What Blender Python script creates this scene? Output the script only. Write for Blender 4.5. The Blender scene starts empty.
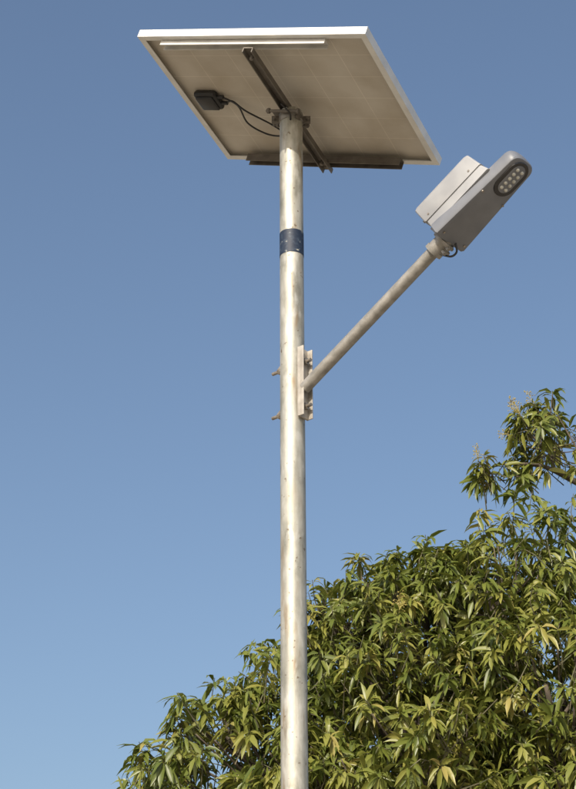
import bpy, bmesh, math, random
import numpy as np
from mathutils import Vector, Matrix
random.seed(7); rng=np.random.default_rng(11)
sc=bpy.context.scene
COL=sc.collection
# ---------------------------------------------------------------- helpers
def mat(name):
    m=bpy.data.materials.new(name); m.use_nodes=True
    nt=m.node_tree; b=nt.nodes['Principled BSDF']
    return m,nt,b
def N(nt,t,**kw):
    n=nt.nodes.new(t)
    for k,v in kw.items(): setattr(n,k,v)
    return n
def ramp(nt,stops):
    r=nt.nodes.new('ShaderNodeValToRGB')
    e=r.color_ramp.elements
    while len(e)<len(stops): e.new(0.5)
    for i,(p,c) in enumerate(stops):
        e[i].position=p; e[i].color=(*c,1) if len(c)==3 else c
    return r
def noise_mat(name,c1,c2,scale=8,rough=.5,metal=0,stretch=(1,1,1),detail=5,bump=0.0,lo=.35,hi=.65,spec=.5):
    m,nt,b=mat(name)
    tc=N(nt,'ShaderNodeTexCoord'); mp=N(nt,'ShaderNodeMapping'); mp.inputs['Scale'].default_value=stretch
    no=N(nt,'ShaderNodeTexNoise'); no.inputs['Scale'].default_value=scale; no.inputs['Detail'].default_value=detail
    nt.links.new(tc.outputs['Object'],mp.inputs[0]); nt.links.new(mp.outputs[0],no.inputs['Vector'])
    r=ramp(nt,[(lo,c1),(hi,c2)]); nt.links.new(no.outputs[0],r.inputs[0]); nt.links.new(r.outputs[0],b.inputs['Base Color'])
    b.inputs['Roughness'].default_value=rough; b.inputs['Metallic'].default_value=metal
    b.inputs['Specular IOR Level'].default_value=spec
    if bump:
        bp=N(nt,'ShaderNodeBump'); bp.inputs['Strength'].default_value=bump; bp.inputs['Distance'].default_value=.01
        nt.links.new(no.outputs[0],bp.inputs['Height']); nt.links.new(bp.outputs[0],b.inputs['Normal'])
    return m
def obj_from_bm(name,bm,m,parent=None,smooth=None,M=None):
    me=bpy.data.meshes.new(name); bm.normal_update(); bm.to_mesh(me); bm.free()
    o=bpy.data.objects.new(name,me); COL.objects.link(o)
    for mm in (m if isinstance(m,(list,tuple)) else [m]): me.materials.append(mm)
    if smooth is not None:
        for p in me.polygons: p.use_smooth=True
        if smooth<3:
            try: me.set_sharp_from_angle(angle=smooth)
            except Exception: pass
    if M is not None: o.matrix_world=M
    if parent: o.parent=parent
    return o
def empty(name,loc=(0,0,0)):
    o=bpy.data.objects.new(name,None); COL.objects.link(o); o.location=(0,0,0); return o
def add_box(bm,c,s,bev=0,M=None):
    g=bmesh.ops.create_cube(bm,size=1)
    vs=g['verts']
    for v in vs: v.co=Vector((v.co.x*s[0]+c[0],v.co.y*s[1]+c[1],v.co.z*s[2]+c[2]))
    if bev:
        es=list({e for v in vs for e in v.link_edges})
        r=bmesh.ops.bevel(bm,geom=es,offset=bev,segments=2,affect='EDGES',profile=.5)
        vs=list({v for f in r['faces'] for v in f.verts}|{v for v in vs if v.is_valid})
    if M is not None:
        for v in vs: v.co=M@v.co
    return vs
def add_tube(bm,pts,rad,seg=12,cap=True):
    pts=[Vector(p) for p in pts]; n=len(pts)
    if not isinstance(rad,(list,tuple)): rad=[rad]*n
    rings=[]; up=None
    for i,p in enumerate(pts):
        t=(pts[min(i+1,n-1)]-pts[max(i-1,0)]).normalized()
        if up is None:
            up=Vector((0,0,1)) if abs(t.z)<.9 else Vector((0,1,0))
        s=t.cross(up).normalized(); up=s.cross(t).normalized()
        rings.append([bm.verts.new(p+(s*math.cos(a)+up*math.sin(a))*rad[i]) for a in [2*math.pi*k/seg for k in range(seg)]])
    for i in range(n-1):
        for k in range(seg):
            bm.faces.new((rings[i][k],rings[i][(k+1)%seg],rings[i+1][(k+1)%seg],rings[i+1][k]))
    if cap:
        bm.faces.new(rings[0][::-1]); bm.faces.new(rings[-1])
    return [v for r in rings for v in r]
def spline(pts,n=8):
    P=[Vector(p) for p in pts]; P=[P[0]*2-P[1]]+P+[P[-1]*2-P[-2]]; out=[]
    for i in range(1,len(P)-2):
        for k in range(n):
            t=k/n; a,b,c,d=P[i-1],P[i],P[i+1],P[i+2]
            out.append(.5*((2*b)+(c-a)*t+(2*a-5*b+4*c-d)*t*t+(3*b-a-3*c+d)*t**3))
    out.append(P[-2]); return out
# ---------------------------------------------------------------- materials
def pole_material():
    m,nt,b=mat('galvanised_steel')
    L=nt.links.new
    tc=N(nt,'ShaderNodeTexCoord')
    mp=N(nt,'ShaderNodeMapping'); mp.inputs['Scale'].default_value=(1,1,.10); L(tc.outputs['Object'],mp.inputs[0])
    n1=N(nt,'ShaderNodeTexNoise'); n1.inputs['Scale'].default_value=45; n1.inputs['Detail'].default_value=6; L(mp.outputs[0],n1.inputs['Vector'])
    mpb=N(nt,'ShaderNodeMapping'); mpb.inputs['Scale'].default_value=(1,1,.4); L(tc.outputs['Object'],mpb.inputs[0])
    n2=N(nt,'ShaderNodeTexNoise'); n2.inputs['Scale'].default_value=18; n2.inputs['Detail'].default_value=9; n2.inputs['Roughness'].default_value=.68; L(mpb.outputs[0],n2.inputs['Vector'])
    r1=ramp(nt,[(.3,(.35,.345,.31)),(.7,(.54,.53,.485))]); L(n1.outputs[0],r1.inputs[0])
    r2=ramp(nt,[(.36,(.62,.61,.56)),(.50,(.86,.85,.81)),(.62,(1,1,1))]); L(n2.outputs[0],r2.inputs[0])
    mx=N(nt,'ShaderNodeMix',data_type='RGBA',blend_type='MULTIPLY'); mx.inputs[0].default_value=1
    L(r1.outputs[0],mx.inputs[6]); L(r2.outputs[0],mx.inputs[7])
    mp3=N(nt,'ShaderNodeMapping'); mp3.inputs['Scale'].default_value=(1,1,.22); L(tc.outputs['Object'],mp3.inputs[0])
    n3=N(nt,'ShaderNodeTexNoise'); n3.inputs['Scale'].default_value=22; n3.inputs['Detail'].default_value=6; L(mp3.outputs[0],n3.inputs['Vector'])
    # a broad noise gates the staining so it is patchy along the pole
    n6=N(nt,'ShaderNodeTexNoise'); n6.inputs['Scale'].default_value=2.3; n6.inputs['Detail'].default_value=2; L(tc.outputs['Object'],n6.inputs['Vector'])
    r6=ramp(nt,[(.38,(.25,)*3),(.60,(1,1,1))]); L(n6.outputs[0],r6.inputs[0])
    r3=ramp(nt,[(.57,(0,0,0)),(.69,(.85,.85,.85))]); L(n3.outputs[0],r3.inputs[0])
    mm=N(nt,'ShaderNodeMath',operation='MULTIPLY'); L(r3.outputs[0],mm.inputs[0]); L(r6.outputs[0],mm.inputs[1])
    mx2=N(nt,'ShaderNodeMix',data_type='RGBA'); L(mm.outputs[0],mx2.inputs[0]); L(mx.outputs[2],mx2.inputs[6]); mx2.inputs[7].default_value=(.26,.18,.10,1)
    n4=N(nt,'ShaderNodeTexNoise'); n4.inputs['Scale'].default_value=58; n4.inputs['Detail'].default_value=3; L(tc.outputs['Object'],n4.inputs['Vector'])
    r4=ramp(nt,[(.67,(0,0,0)),(.71,(.8,.8,.8))]); L(n4.outputs[0],r4.inputs[0])
    mx3=N(nt,'ShaderNodeMix',data_type='RGBA'); L(r4.outputs[0],mx3.inputs[0]); L(mx2.outputs[2],mx3.inputs[6]); mx3.inputs[7].default_value=(.13,.09,.055,1)
    n5=N(nt,'ShaderNodeTexNoise'); n5.inputs['Scale'].default_value=33; n5.inputs['Detail'].default_value=7; L(mpb.outputs[0],n5.inputs['Vector'])
    r5=ramp(nt,[(.56,(0,0,0)),(.68,(.5,.5,.5))]); L(n5.outputs[0],r5.inputs[0])
    mx4=N(nt,'ShaderNodeMix',data_type='RGBA'); L(r5.outputs[0],mx4.inputs[0]); L(mx3.outputs[2],mx4.inputs[6]); mx4.inputs[7].default_value=(.60,.59,.55,1)
    L(mx4.outputs[2],b.inputs['Base Color'])
    b.inputs['Metallic'].default_value=.45
    rr=ramp(nt,[(.35,(.44,)*3),(.65,(.64,)*3)]); L(n2.outputs[0],rr.inputs[0]); L(rr.outputs[0],b.inputs['Roughness'])
    bp=N(nt,'ShaderNodeBump'); bp.inputs['Strength'].default_value=.3; bp.inputs['Distance'].default_value=.003
    L(n2.outputs[0],bp.inputs['Height']); L(bp.outputs[0],b.inputs['Normal'])
    return m
M_POLE=pole_material()
M_ARM=noise_mat('galvanised_arm',(.22,.21,.19),(.34,.325,.30),30,.5,.3)
M_BRK=noise_mat('bracket_paint',(.33,.30,.26),(.47,.44,.39),25,.5,.2)
M_ALU=noise_mat('anodised_aluminium',(.62,.62,.61),(.74,.74,.72),12,.4,.2)
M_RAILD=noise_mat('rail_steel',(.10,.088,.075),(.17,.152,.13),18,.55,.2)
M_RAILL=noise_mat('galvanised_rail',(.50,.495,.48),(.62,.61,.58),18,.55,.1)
M_BLACK=noise_mat('black_plastic',(.012,.012,.013),(.022,.022,.024),20,.4)
M_BOLT=noise_mat('bolt_steel',(.22,.19,.16),(.38,.34,.29),60,.45,.6)
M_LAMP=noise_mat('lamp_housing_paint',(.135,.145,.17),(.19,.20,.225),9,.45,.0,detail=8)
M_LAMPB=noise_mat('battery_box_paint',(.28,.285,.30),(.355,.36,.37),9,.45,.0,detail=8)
M_DARK=noise_mat('lamp_lens_bezel',(.02,.02,.022),(.035,.035,.038),20,.25)
M_LED=noise_mat('led_lens',(.45,.45,.41),(.62,.62,.56),80,.15)
M_CONC=noise_mat('concrete',(.25,.24,.22),(.36,.35,.32),14,.9,bump=.4)
M_BARK=noise_mat('bark',(.06,.048,.036),(.13,.105,.08),14,.9,stretch=(1,1,.3),bump=.6)
M_TWIG=noise_mat('twig_bark',(.07,.08,.035),(.12,.10,.06),14,.8)
# ---------------------------------------------------------------- pole
BASE=Vector((.031,5.36,0)); TOP=Vector((.0115,5.36,5.475))
def pole_pt(z): return BASE+(TOP-BASE)*(z/TOP.z)
lamp=empty('solar_street_lamp')
R=.0435
bm=bmesh.new()
add_tube(bm,[pole_pt(z) for z in (.15,1,2,3,4,5,5.475)],R,64)
obj_from_bm('pole',bm,M_POLE,lamp,smooth=.7)
bm=bmesh.new()
add_tube(bm,[pole_pt(5.425),pole_pt(5.462)],R+.003,48)
obj_from_bm('pole_collar',bm,M_ARM,lamp,smooth=.7)
bm=bmesh.new(); add_box(bm,(BASE.x,5.36,.145),(.3,.3,.016),.002)
for k in range(4):
    a=k*math.pi/2+math.pi/4; d=Vector((math.cos(a),math.sin(a),0))
    add_tube(bm,[BASE+d*.17+Vector((0,0,.15)),BASE+d*.17+Vector((0,0,.21))],.011,8)
for k in range(4):
    a=k*math.pi/2; d=Vector((math.cos(a),math.sin(a),0)); s=Vector((-d.y,d.x,0))*.004
    P=[BASE+d*.043+Vector((0,0,.153)),BASE+d*.135+Vector((0,0,.153)),BASE+d*.043+Vector((0,0,.30))]
    A=[bm.verts.new(p+s) for p in P]; B=[bm.verts.new(p-s) for p in P]
    bm.faces.new(A); bm.faces.new(B[::-1])
    for i in range(3): bm.faces.new((A[i],B[i],B[(i+1)%3],A[(i+1)%3]))
obj_from_bm('base_plate',bm,M_ARM,lamp)
bm=bmesh.new(); add_box(bm,(BASE.x,5.36,.0),(.6,.6,.27),.015); obj_from_bm('concrete_plinth',bm,M_CONC,lamp)
# blue worn label band
m,nt,b=mat('worn_blue_label'); L=nt.links.new
tc=N(nt,'ShaderNodeTexCoord')
no=N(nt,'ShaderNodeTexNoise'); no.inputs['Scale'].default_value=60; no.inputs['Detail'].default_value=6; L(tc.outputs['Object'],no.inputs['Vector'])
r=ramp(nt,[(.50,(.010,.020,.045)),(.64,(.03,.048,.08)),(.70,(.36,.35,.30))]); L(no.outputs[0],r.inputs[0]); L(r.outputs[0],b.inputs['Base Color']); b.inputs['Roughness'].default_value=.6
bm=bmesh.new(); add_tube(bm,[pole_pt(4.832),pole_pt(4.86),pole_pt(4.90),pole_pt(4.930)],R+.0010,64,cap=False); obj_from_bm('label_band',bm,m,lamp,smooth=.7)
# ---------------------------------------------------------------- solar panel
X=Vector((.871,-.392,-.297)).normalized(); Y=Vector((.3925,.918,-.057)); Y=(Y-X*Y.dot(X)).normalized(); Z=X.cross(Y)
C=Vector((.010,5.35,5.520))
PM=Matrix(((X.x,Y.x,Z.x,C.x),(X.y,Y.y,Z.y,C.y),(X.z,Y.z,Z.z,C.z),(0,0,0,1)))
W,Ln,H=.965,.812,.032
bm=bmesh.new(); t=.003; fl=.022
for sx in (-1,1):
    add_box(bm,(sx*(W/2-t/2),0,H/2),(t,Ln,H))
    add_box(bm,(sx*(W/2-t-fl/2),0,.0012),(fl,Ln-2*t,.0024))
    add_box(bm,(sx*(W/2-t-.005),0,H-.0015),(.010,Ln-2*t,.0024))
for sy in (-1,1):
    add_box(bm,(0,sy*(Ln/2-t/2),H/2),(W-2*t-.0004,t,H-.0004))
    add_box(bm,(0,sy*(Ln/2-t-fl/2),.0015),(W-2*t-2*fl-.0004,fl,.0024))
    add_box(bm,(0,sy*(Ln/2-t-.005),H-.0018),(W-2*t-.022,.010,.0024))
obj_from_bm('panel_frame',bm,M_ALU,lamp,M=PM)
m,nt,b=mat('panel_backsheet'); L=nt.links.new
tc=N(nt,'ShaderNodeTexCoord')
br=N(nt,'ShaderNodeTexBrick'); br.offset=0; br.squash=1
br.inputs['Scale'].default_value=1; br.inputs['Mortar Size'].default_value=.0022; br.inputs['Mortar Smooth'].default_value=.5
br.inputs['Brick Width'].default_value=.156; br.inputs['Row Height'].default_value=.13
br.inputs['Color1'].default_value=(.56,.525,.46,1); br.inputs['Color2'].default_value=(.54,.505,.445,1); br.inputs['Mortar'].default_value=(.66,.62,.55,1)
L(tc.outputs['Object'],br.inputs['Vector'])
no=N(nt,'ShaderNodeTexNoise'); no.inputs['Scale'].default_value=5; no.inputs['Detail'].default_value=7; L(tc.outputs['Object'],no.inputs['Vector'])
r=ramp(nt,[(.3,(.76,.72,.66)),(.65,(1,1,1))]); L(no.outputs[0],r.inputs[0])
mx=N(nt,'ShaderNodeMix',data_type='RGBA',blend_type='MULTIPLY'); mx.inputs[0].default_value=1; L(br.outputs[0],mx.inputs[6]); L(r.outputs[0],mx.inputs[7]); L(mx.outputs[2],b.inputs['Base Color']); b.inputs['Roughness'].default_value=.55
bm=bmesh.new(); add_box(bm,(0,0,H-.009),(W-.008,Ln-.008,.004)); obj_from_bm('panel_backsheet',bm,m,lamp,M=PM)
m,nt,b=mat('solar_cells'); L=nt.links.new
tc=N(nt,'ShaderNodeTexCoord'); br=N(nt,'ShaderNodeTexBrick'); br.offset=0; br.inputs['Scale'].default_value=1; br.inputs['Mortar Size'].default_value=.003
br.inputs['Brick Width'].default_value=.156; br.inputs['Row Height'].default_value=.13
br.inputs['Color1'].default_value=(.012,.02,.06,1); br.inputs['Color2'].default_value=(.015,.022,.07,1); br.inputs['Mortar'].default_value=(.5,.5,.5,1)
L(tc.outputs['Object'],br.inputs['Vector']); L(br.outputs[0],b.inputs['Base Color']); b.inputs['Roughness'].default_value=.12
bm=bmesh.new(); add_box(bm,(0,0,H-.005),(W-.008,Ln-.008,.003)); obj_from_bm('panel_glass',bm,m,lamp,M=PM)
def rail(name,y,m,x0,x1,dz):
    bm=bmesh.new(); cx=(x0+x1)/2; w=x1-x0
    add_box(bm,(cx,y,-.0035),(w,.034,.003))
    add_box(bm,(cx,y-.0155,-.005-dz/2),(w,.003,dz))
    add_box(bm,(cx,y+.0155,-.005-dz/2),(w,.003,dz))
    obj_from_bm(name,bm,m,lamp,M=PM)
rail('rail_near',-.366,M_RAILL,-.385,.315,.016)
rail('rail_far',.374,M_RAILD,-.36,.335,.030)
bm=bmesh.new(); cy=.020; cl=.785
add_box(bm,(0,cy,-.030),(.040,cl,.004))
add_box(bm,(-.019,cy,-.0405),(.004,cl,.017)); add_box(bm,(.019,cy,-.0405),(.004,cl,.017))
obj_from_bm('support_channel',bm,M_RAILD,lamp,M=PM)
bm=bmesh.new()
add_box(bm,(0,0,-.060),(.10,.055,.010),.002)
add_box(bm,(.062,.0,-.072),(.010,.05,.030),.002)
for y in (-.045,.045):
    add_tube(bm,[(-.06,y,-.075),(.085,y,-.075)],.006,8)
    for x in (-.055,.072): add_tube(bm,[(x,y,-.075),(x+.010,y,-.075)],.011,6)
for x,y in ((0,-.33),(0,.35)):
    add_tube(bm,[(x,y,-.03),(x,y,-.052)],.008,6)
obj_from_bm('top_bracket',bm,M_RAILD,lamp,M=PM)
bm=bmesh.new()
for s in (-1,1):
    add_box(bm,(0,0,0),(.03,.006,.034),.001,M=Matrix.Translation(pole_pt(5.440)+Vector((s*.059,-.004,0))))
    add_tube(bm,[pole_pt(5.440)+Vector((s*.064,-.022,0)),pole_pt(5.440)+Vector((s*.064,.03,0))],.006,8)
obj_from_bm('collar_ears',bm,M_RAILD,lamp)
bm=bmesh.new(); jz=H-.012; jx=-.370
add_box(bm,(jx,.0,jz-.014),(.10,.10,.030),.012)
add_box(bm,(jx,.0,jz-.032),(.078,.08,.012),.006)
for s in (-.02,.02): add_tube(bm,[(jx+.04,s,jz-.014),(jx+.075,s,jz-.014)],.008,8)
obj_from_bm('junction_box',bm,M_BLACK,lamp,M=PM,smooth=.8)
bm=bmesh.new()
x0=jx+.07
add_tube(bm,spline([(x0,-.02,jz-.014),(x0+.05,.03,jz-.02),(-.25,.13,jz-.03),(-.20,.20,jz-.03),(-.13,.20,jz-.04),(-.06,.13,-.05),(-.03,.08,-.07)]),.0036,6)
add_tube(bm,spline([(x0,.02,jz-.014),(x0+.04,.0,jz-.02),(-.22,.05,jz-.03),(-.15,.13,jz-.03),(-.08,.17,-.03),(-.03,.09,-.06)]),.0036,6)
add_tube(bm,spline([(-.03,.085,-.065),(.03,.0,-.10),(.05,-.05,-.09),(.02,-.085,-.07)]),.0036,6)
obj_from_bm('panel_cable',bm,M_BLACK,lamp,M=PM,smooth=3.2)
# ---------------------------------------------------------------- arm, bracket
a=math.radians(40)
rad=Vector((math.cos(a),-math.sin(a),0)); u=Vector((math.sin(a),math.cos(a),0))
BZ=4.30
def brk(c,s,bev=.001,bm=None):
    P=pole_pt(BZ)
    Mx=Matrix(((rad.x,u.x,0,P.x),(rad.y,u.y,0,P.y),(0,0,1,BZ),(0,0,0,1)))
    return add_box(bm,c,s,bev,M=Mx)
bm=bmesh.new()
brk((R+.005,0,0),(.008,.054,.27),.001,bm)
brk((R+.015,.024,0),(.026,.005,.27),.001,bm); brk((R+.015,-.024,0),(.026,.005,.27),.001,bm)
obj_from_bm('arm_bracket',bm,M_BRK,lamp)
bm=bmesh.new()
P=pole_pt(BZ)
for dz in (-.093,.082):
    q=P+Vector((0,0,dz))
    add_tube(bm,[q-rad*.092,q+rad*.085],.0065,10)
    for d in (-.062,.056): add_tube(bm,[q+rad*d,q+rad*(d+.012)],.013,6)
    add_tube(bm,[q-rad*.050,q-rad*.042],.018,12)
obj_from_bm('clamp_bolts',bm,M_BOLT,lamp)
A0=Vector((.058,5.315,4.275)); A1=Vector((.503,4.936,4.613))
ax=(A1-A0).normalized(); A1=A1+ax*.028
bm=bmesh.new(); add_tube(bm,[A0,A0+(A1-A0)*.5,A1+ax*.02],.0215,32); obj_from_bm('arm',bm,M_ARM,lamp,smooth=.7)
# ---------------------------------------------------------------- luminaire
uu=ax.cross(Vector((0,0,1))).normalized()*-1
if uu.dot(u)<0: uu=-uu
ww=ax.cross(uu); 
if ww.z<0: ww=-ww
K=.935
LM=Matrix(((ax.x*K,uu.x,ww.x,A1.x),(ax.y*K,uu.y,ww.y,A1.y),(ax.z*K,uu.z,ww.z,A1.z),(0,0,0,1)))
def lobj(name,bm,m,smooth=None):
    for v in bm.verts: v.co=LM@v.co
    bmesh.ops.recalc_face_normals(bm,faces=bm.faces[:])
    return obj_from_bm(name,bm,m,lamp,smooth=smooth)
def outline(x0,x1,hb,ht,c=.008,n=14):
    pts=[(x0,-hb+c),(x0+c,-hb)]
    cx=x1-ht*.85
    for k in range(n+1):
        t=-math.pi/2+math.pi*k/n
        e=.66
        pts.append((cx+ht*.85*abs(math.cos(t))**e,ht*math.copysign(abs(math.sin(t))**e,math.sin(t))))
    pts+=[(x0+c,hb),(x0,hb-c)]
    return pts
def loft(bm,layers):
    rings=[[bm.verts.new((x,y,z)) for x,y in pts] for pts,z in layers]
    n=len(rings[0])
    for i in range(len(rings)-1):
        for k in range(n): bm.faces.new((rings[i][k],rings[i][(k+1)%n],rings[i+1][(k+1)%n],rings[i+1][k]))
    bm.faces.new(rings[0][::-1]); bm.faces.new(rings[-1])
bm=bmesh.new()
loft(bm,[(outline(.022,.408,.071,.051),-.030),(outline(.016,.414,.077,.057),-.027),(outline(.014,.417,.080,.060),-.021),(outline(.014,.417,.080,.060),.010),(outline(.018,.413,.076,.056),.020),(outline(.03,.39,.06,.04),.026)])
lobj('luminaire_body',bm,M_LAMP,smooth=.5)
def boxloft(bm,layers,cr=.008):
    L2=[]
    for (x0,x1,h,z) in layers:
        pts=[]
        for cx,cy,a0 in ((x1-cr,-h+cr,-90),(x1-cr,h-cr,0),(x0+cr,h-cr,90),(x0+cr,-h+cr,180)):
            for k in range(4):
                t=math.radians(a0+k*30); pts.append((cx+cr*math.cos(t),cy+cr*math.sin(t)))
        L2.append((pts,z))
    loft(bm,L2)
bm=bmesh.new()
boxloft(bm,[(.018,.310,.074,.010),(.016,.298,.074,.046),(.018,.296,.072,.048)]) 
boxloft(bm,[(.020,.294,.0715,.0482),(.020,.294,.0715,.0498)])
boxloft(bm,[(.014,.300,.076,.050),(.010,.298,.077,.054),(.006,.284,.077,.122),(.012,.274,.071,.132)])
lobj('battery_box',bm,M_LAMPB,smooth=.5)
bm=bmesh.new()
for x in (.04,.25):
    add_tube(bm,[(x,-.073,.065),(x,-.0785,.065)],.0045,10)
for y in (-.05,.05):
    add_tube(bm,[(.012,y,.08),(.002,y,.08)],.005,8); add_tube(bm,[(.016,y,.03),(.008,y,.03)],.005,8)
for y in (-.058,.058):
    for x in (.04,.24): add_tube(bm,[(x,y,-.027),(x,y,-.033)],.0045,8)
lobj('screws',bm,M_BOLT,smooth=.6)
bm=bmesh.new()
add_tube(bm,[(-.045,0,0),(-.043,0,0),(.03,0,0)],[.028,.030,.030],32)
add_tube(bm,[(-.052,0,0),(-.036,0,0)],.033,32)
add_tube(bm,[(.000,0,0),(.013,0,0)],.040,32)
for x in (-.02,.0):
    add_tube(bm,[(x,0,-.03),(x,0,-.046)],.008,6)
    add_tube(bm,[(x,.028,-.01),(x,.046,-.014)],.007,6)
lobj('spigot',bm,M_ARM,smooth=.6)
bm=bmesh.new(); add_tube(bm,spline([(.03,.02,-.028),(.012,.03,-.05),(-.012,.025,-.052),(-.03,.01,-.034)]),.004,6); lobj('lamp_cable',bm,M_BLACK,smooth=3.2)
def stad(x0,x1,h,n=12):
    pts=[]
    for k in range(n+1):
        t=-math.pi/2+math.pi*k/n; pts.append((x1-h+h*math.cos(t),h*math.sin(t)))
    for k in range(n+1):
        t=math.pi/2+math.pi*k/n; pts.append((x0+h+h*math.cos(t),h*math.sin(t)))
    return pts
bm=bmesh.new(); loft(bm,[(stad(.258,.408,.046),-.0295),(stad(.260,.406,.044),-.034)]); lobj('led_bezel',bm,M_DARK)
bm=bmesh.new(); loft(bm,[(stad(.274,.394,.030),-.034),(stad(.275,.393,.029),-.0352)]); lobj('led_plate',bm,M_LAMP)
bm=bmesh.new()
for i in range(5):
    for j in (-1,1):
        add_tube(bm,[(.292+i*.0205,j*.012,-.0350),(.292+i*.0205,j*.012,-.039),(.292+i*.0205,j*.012,-.041)],[.0070,.0062,.0035],12)
lobj('led_lenses',bm,M_LED,smooth=.8)
# ---------------------------------------------------------------- mango tree
tree=empty('mango_tree')
lobes=[(2.17,13.2,5.66,1.28,1),(1.10,12.9,5.58,1.05,1),(.66,12.8,5.32,.97,1),(-.26,12.6,4.72,.82,1),(-.90,12.5,4.46,.42,1.1),(-.53,12.6,5.06,.34,.9),
(1.55,12.5,6.15,.53,.9),(.40,12.7,5.97,.38,.9),(.82,12.7,6.20,.38,.9),(2.50,12.7,6.10,.52,.9),(1.9,12.2,5.3,.65,1),(.9,12.1,4.9,.6,1),(.1,12.1,4.5,.55,1),
(2.16,13,7.64,.34,.62),(1.72,13,7.38,.18,.8),(2.22,13.05,7.98,.19,.8),(2.85,13.1,7.74,.44,.8),
(3.9,13.5,6.2,1.4,.8),(3.1,14.4,5.1,1.6,.6),(1.2,13.9,4.3,1.5,.7),(4.7,13.2,5.0,1.4,.7),(3.4,12.6,4.4,1.3,.9),(.2,13.5,4.0,1.0,.8),(3.6,14.4,6.1,.9,.7),(2.2,12.4,4.3,1.0,1),(5.3,14.2,6.0,1.2,.6),(3.2,15.6,5.0,1.5,.5),(1.22,12.6,6.20,.38,.9),(1.93,13.0,7.74,.17,.7),(1.95,13.0,7.40,.14,.7)]
SPRAY=(13,14,15,16,28,29)
LB=np.array([l[:4] for l in lobes])
pos=[];axs=[]
for i,(x,y,z,r,dn) in enumerate(lobes):
    n=int(4*math.pi*r*r*27*dn)+int(20*r**3*dn)
    for _ in range(n):
        d=rng.normal(size=3); d/=np.linalg.norm(d)
        rr=r*(1.05-.44*rng.random()**1.6+ .07*rng.normal())
        rr*=1+.13*math.sin(5*d[0]+i)*math.cos(4*d[1]+2*i)+.10*math.sin(9*d[2]+3*i)
        p=np.array([x,y,z])+d*rr*np.array([1,1,.95])
        dd=np.linalg.norm(LB[:,:3]-p,axis=1)/LB[:,3]; dd[i]=9
        if dd.min()<.55 : continue
        if p[2]<2.9: continue
        a_=d*.8+np.array([0,0,.75])+rng.normal(size=3)*.35; a_/=np.linalg.norm(a_)
        pos.append(p); axs.append(a_)
pos=np.array(pos); axs=np.array(axs); NR=len(pos)
print('rosettes',NR)
reps=rng.integers(10,17,size=NR)
idx=np.repeat(np.arange(NR),reps); NL=len(idx)
A=axs[idx]; P0=pos[idx]
tmp=np.where(np.abs(A[:,2:3])<.9,np.array([[0,0,1.]]),np.array([[1.,0,0]]))
E1=np.cross(A,tmp); E1/=np.linalg.norm(E1,axis=1,keepdims=True); E2=np.cross(A,E1)
phi=rng.random(NL)*2*np.pi; th=np.radians(rng.uniform(38,112,NL))
young=rng.random(NR)[idx]
D=(E1*np.cos(phi)[:,None]+E2*np.sin(phi)[:,None])*np.sin(th)[:,None]+A*np.cos(th)[:,None]
P0=P0-A*(rng.uniform(0,.09,NL)*(th/1.5))[:,None]
S=np.cross(A,D); S/=np.linalg.norm(S,axis=1,keepdims=True)
roll=rng.normal(size=NL)*.35
Nn=np.cross(D,S); S=S*np.cos(roll)[:,None]+Nn*np.sin(roll)[:,None]
size=rng.uniform(.8,1.1,NR)[idx]
Lg=rng.uniform(.11,.19,NL)*size; Wd=Lg*rng.uniform(.10,.14,NL)
g=rng.uniform(.6,2.3,NL)
ts=[0,.3,.65,1.0]; ws=[.25,1,.85,.04]
V=np.zeros((NL,4,3,3)); cur=P0+D*.015; prev=0
for s,(t,w) in enumerate(zip(ts,ws)):
    dirv=D+np.array([[0,0,-1.]])*(g*t*.9)[:,None]; dirv/=np.linalg.norm(dirv,axis=1,keepdims=True)
    cur=cur+dirv*(Lg*(t-prev))[:,None]; prev=t
    nn=np.cross(dirv,S); nn/=np.linalg.norm(nn,axis=1,keepdims=True)
    sg=np.sign((nn*A).sum(1)+1e-6)[:,None]; nn=nn*sg
    V[:,s,1]=cur
    V[:,s,0]=cur-S*(Wd*w)[:,None]+nn*(Wd*w*.35)[:,None]
    V[:,s,2]=cur+S*(Wd*w)[:,None]+nn*(Wd*w*.35)[:,None]
V=V.reshape(-1,3)
q=[]
for s in range(3):
    for k in range(2):
        q.append((s*3+k,s*3+k+1,(s+1)*3+k+1,(s+1)*3+k))
F=(np.arange(NL)[:,None,None]*12+np.array(q)[None]).reshape(-1,4)
me=bpy.data.meshes.new('foliage'); me.vertices.add(len(V)); me.vertices.foreach_set('co',V.ravel())
me.loops.add(F.size); me.loops.foreach_set('vertex_index',F.ravel().astype(np.int32))
me.polygons.add(len(F)); me.polygons.foreach_set('loop_start',np.arange(0,F.size,4,dtype=np.int32)); me.polygons.foreach_set('loop_total',np.full(len(F),4,dtype=np.int32))
me.polygons.foreach_set('use_smooth',np.ones(len(F),dtype=bool))
me.update(); 
at=me.attributes.new('leafvar','FLOAT','POINT')
lv=np.clip(young*.6+rng.random(NL)*.4,0,1); at.data.foreach_set('value',np.repeat(lv,12).astype(np.float32))
m,nt,b=mat('mango_leaf'); L=nt.links.new
an=N(nt,'ShaderNodeAttribute',attribute_name='leafvar')
r=ramp(nt,[(0,(.078,.108,.020)),(.45,(.145,.172,.032)),(.8,(.235,.235,.050)),(.98,(.33,.28,.09))]); L(an.outputs['Fac'],r.inputs[0])
L(r.outputs[0],b.inputs['Base Color']); b.inputs['Roughness'].default_value=.40; b.inputs['Specular IOR Level'].default_value=.5
tr=N(nt,'ShaderNodeBsdfTranslucent'); hs=N(nt,'ShaderNodeHueSaturation'); hs.inputs['Value'].default_value=1.5; L(r.outputs[0],hs.inputs['Color']); L(hs.outputs[0],tr.inputs[0])
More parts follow.
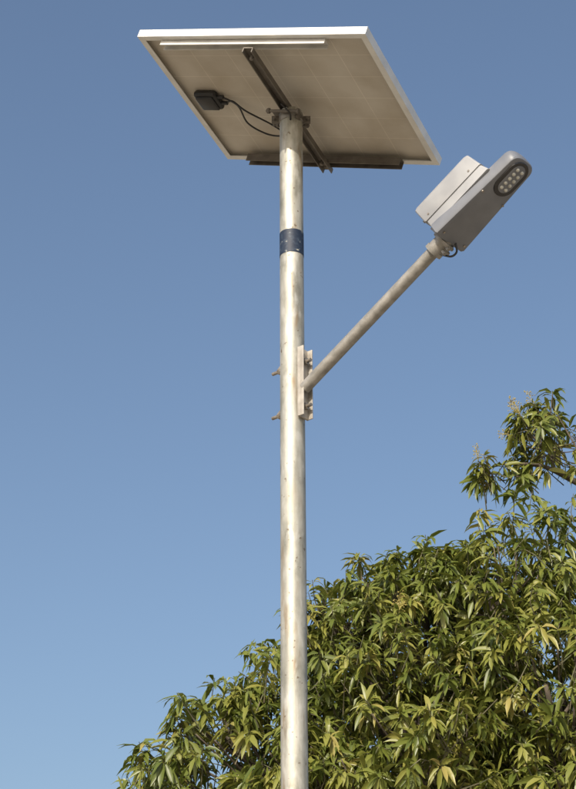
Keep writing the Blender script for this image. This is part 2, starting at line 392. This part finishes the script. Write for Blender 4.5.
ms=N(nt,'ShaderNodeMixShader'); ms.inputs[0].default_value=.22; L(b.outputs[0],ms.inputs[1]); L(tr.outputs[0],ms.inputs[2]); L(ms.outputs[0],nt.nodes['Material Output'].inputs[0])
me.materials.append(m)
fo=bpy.data.objects.new('foliage',me); COL.objects.link(fo); fo.parent=tree
T0=pos+axs*.02; T1=pos-axs*.13; T2=pos-axs*.26+rng.normal(size=(NR,3))*.05+np.array([0,0,-.05])
E1=np.cross(axs,np.array([[.3,.5,.81]])); E1/=np.linalg.norm(E1,axis=1,keepdims=True); E2=np.cross(axs,E1)
TV=np.zeros((NR,3,3,3))
for s,(c,rr) in enumerate(((T0,.003),(T1,.0045),(T2,.006))):
    for k in range(3):
        an_=2*math.pi*k/3; TV[:,s,k]=c+(E1*math.cos(an_)+E2*math.sin(an_))*rr
q=[(s*3+k,s*3+(k+1)%3,(s+1)*3+(k+1)%3,(s+1)*3+k) for s in range(2) for k in range(3)]
F=(np.arange(NR)[:,None,None]*9+np.array(q)[None]).reshape(-1,4)
me=bpy.data.meshes.new('twigs'); me.from_pydata(TV.reshape(-1,3).tolist(),[],F.tolist()); me.materials.append(M_TWIG)
o=bpy.data.objects.new('twigs',me); COL.objects.link(o); o.parent=tree
bm=bmesh.new()
def limb(pts,r0,r1,seg=10):
    sp=spline(pts,6); n=len(sp); add_tube(bm,sp,[r0+(r1-r0)*(i/(n-1))**.8 for i in range(n)],seg)
limb([(2.9,14.1,-.1),(2.85,14.1,.5),(2.75,14.05,1.4),(2.8,14,2.2)],.34,.22,16)
fork=(2.8,14,2.15)
for i,(x,y,z,r,dn) in enumerate(lobes):
    if i in SPRAY: continue
    e=Vector((x,y,z)); f=Vector(fork); mid=f.lerp(e,.5)+Vector((random.uniform(-.15,.15),random.uniform(-.15,.15),.05 if r<.9 else -.2))
    limb([f,mid,e],.10 if r>.9 else .05,.02,8)
    for k in range(int(5+8*r)):
        d=Vector(rng.normal(size=3)).normalized(); d.z=abs(d.z)*.7
        s=mid.lerp(e,random.uniform(.5,1)); t_=e+d*r*.85
        limb([s,s.lerp(t_,.5)+Vector((0,0,-.05)),t_],.02,.005,6)
limb([(2.8,14,2.15),(3.7,13.7,4.4),(3.6,13.5,6.3),(2.95,13.2,7.05),(2.42,13.05,7.28),(2.1,13,7.42),(1.74,13,7.43)],.08,.007,8)
limb([(2.6,13.1,7.2),(2.45,13.05,7.55),(2.25,13.05,8.0)],.016,.004,6)
limb([(2.25,13.02,7.35),(2.15,13.0,7.6),(1.98,13.0,7.75)],.011,.003,6)
limb([(2.95,13.15,7.05),(2.95,13.1,7.5),(2.9,13.1,7.9)],.02,.005,6)
for i in SPRAY:
    x,y,z,r,dn=lobes[i]
    sel=[p for p in pos if np.linalg.norm(p-np.array([x,y,z]))<r*1.3]
    for p in sel[::2]:
        t_=Vector(p); s=Vector((x,y,z-.1)).lerp(t_,.15); limb([s,s.lerp(t_,.5)+Vector((0,0,-.03)),t_],.007,.003,5)
obj_from_bm('trunk_and_limbs',bm,M_BARK,tree,smooth=3.2)
bm=bmesh.new()
cand=[i for i in range(NR) if pos[i][2]>7.1]+[i for i in range(NR) if 5.0<pos[i][2]<7.1 and rng.random()<.006]
for i in cand:
    if pos[i][2]>7.1 and rng.random()>.16: continue
    p=Vector(pos[i]); axv=(Vector(axs[i])+Vector((0,0,.4))).normalized()
    add_tube(bm,[p,p+axv*.15],[.003,.0015],4)
    for k in range(26):
        t=.02+.12*random.random(); q0=p+axv*t; d=Vector(rng.normal(size=3)).normalized()
        q1=q0+d*(.045*(1.15-t*5)+.012); add_tube(bm,[q0,q1],[.0016,.001],3,cap=False)
        bmesh.ops.create_icosphere(bm,subdivisions=1,radius=random.uniform(.004,.007),matrix=Matrix.Translation(q1))
obj_from_bm('flower_panicles',bm,noise_mat('mango_flower',(.28,.23,.06),(.38,.31,.10),30,.8),tree)
# ---------------------------------------------------------------- ground
m,nt,b=mat('dry_earth'); L=nt.links.new
tc=N(nt,'ShaderNodeTexCoord')
n1=N(nt,'ShaderNodeTexNoise'); n1.inputs['Scale'].default_value=.35; n1.inputs['Detail'].default_value=8; L(tc.outputs['Object'],n1.inputs['Vector'])
n2=N(nt,'ShaderNodeTexNoise'); n2.inputs['Scale'].default_value=14; n2.inputs['Detail'].default_value=8; L(tc.outputs['Object'],n2.inputs['Vector'])
r=ramp(nt,[(.42,(.38,.32,.245)),(.58,(.32,.275,.205)),(.72,(.14,.15,.07))]); L(n1.outputs[0],r.inputs[0])
r2=ramp(nt,[(.3,(.75,.75,.75)),(.7,(1,1,1))]); L(n2.outputs[0],r2.inputs[0])
mx=N(nt,'ShaderNodeMix',data_type='RGBA',blend_type='MULTIPLY'); mx.inputs[0].default_value=1; L(r.outputs[0],mx.inputs[6]); L(r2.outputs[0],mx.inputs[7]); L(mx.outputs[2],b.inputs['Base Color'])
b.inputs['Roughness'].default_value=.95
bp=N(nt,'ShaderNodeBump'); bp.inputs['Strength'].default_value=.5; bp.inputs['Distance'].default_value=.03; L(n2.outputs[0],bp.inputs['Height']); L(bp.outputs[0],b.inputs['Normal'])
bm=bmesh.new()
bmesh.ops.create_grid(bm,x_segments=8,y_segments=8,size=2500); obj_from_bm('ground',bm,m)
# ---------------------------------------------------------------- light
sd=Vector((-.30,-.78,.55)).normalized()
el=math.asin(sd.z)
sun=bpy.data.lights.new('sun','SUN'); sun.energy=4.7; sun.angle=math.radians(.5); sun.color=(1,.91,.77)
so=bpy.data.objects.new('sun',sun); COL.objects.link(so); so.rotation_euler=sd.to_track_quat('Z','Y').to_euler(); so.location=sd*50
w=bpy.data.worlds.new('World'); sc.world=w; w.use_nodes=True
nt=w.node_tree; bg=nt.nodes['Background']
sk=nt.nodes.new('ShaderNodeTexSky'); sk.sky_type='NISHITA'; sk.sun_disc=False
sk.sun_elevation=el; sk.sun_rotation=math.atan2(sd.x,sd.y)
sk.air_density=1.15; sk.dust_density=4.0; sk.ozone_density=2.4
nt.links.new(sk.outputs[0],bg.inputs[0]); bg.inputs[1].default_value=.15
# ---------------------------------------------------------------- camera
cam=bpy.data.cameras.new('camera'); cam.sensor_fit='HORIZONTAL'; cam.sensor_width=36; cam.lens=106.6; cam.clip_end=6000
co=bpy.data.objects.new('camera',cam); COL.objects.link(co); co.location=(0,0,1.6); co.rotation_euler=(math.radians(90+26.5),0,0)
sc.camera=co
sc.view_settings.view_transform='Standard'; sc.view_settings.look='None'; sc.view_settings.exposure=0
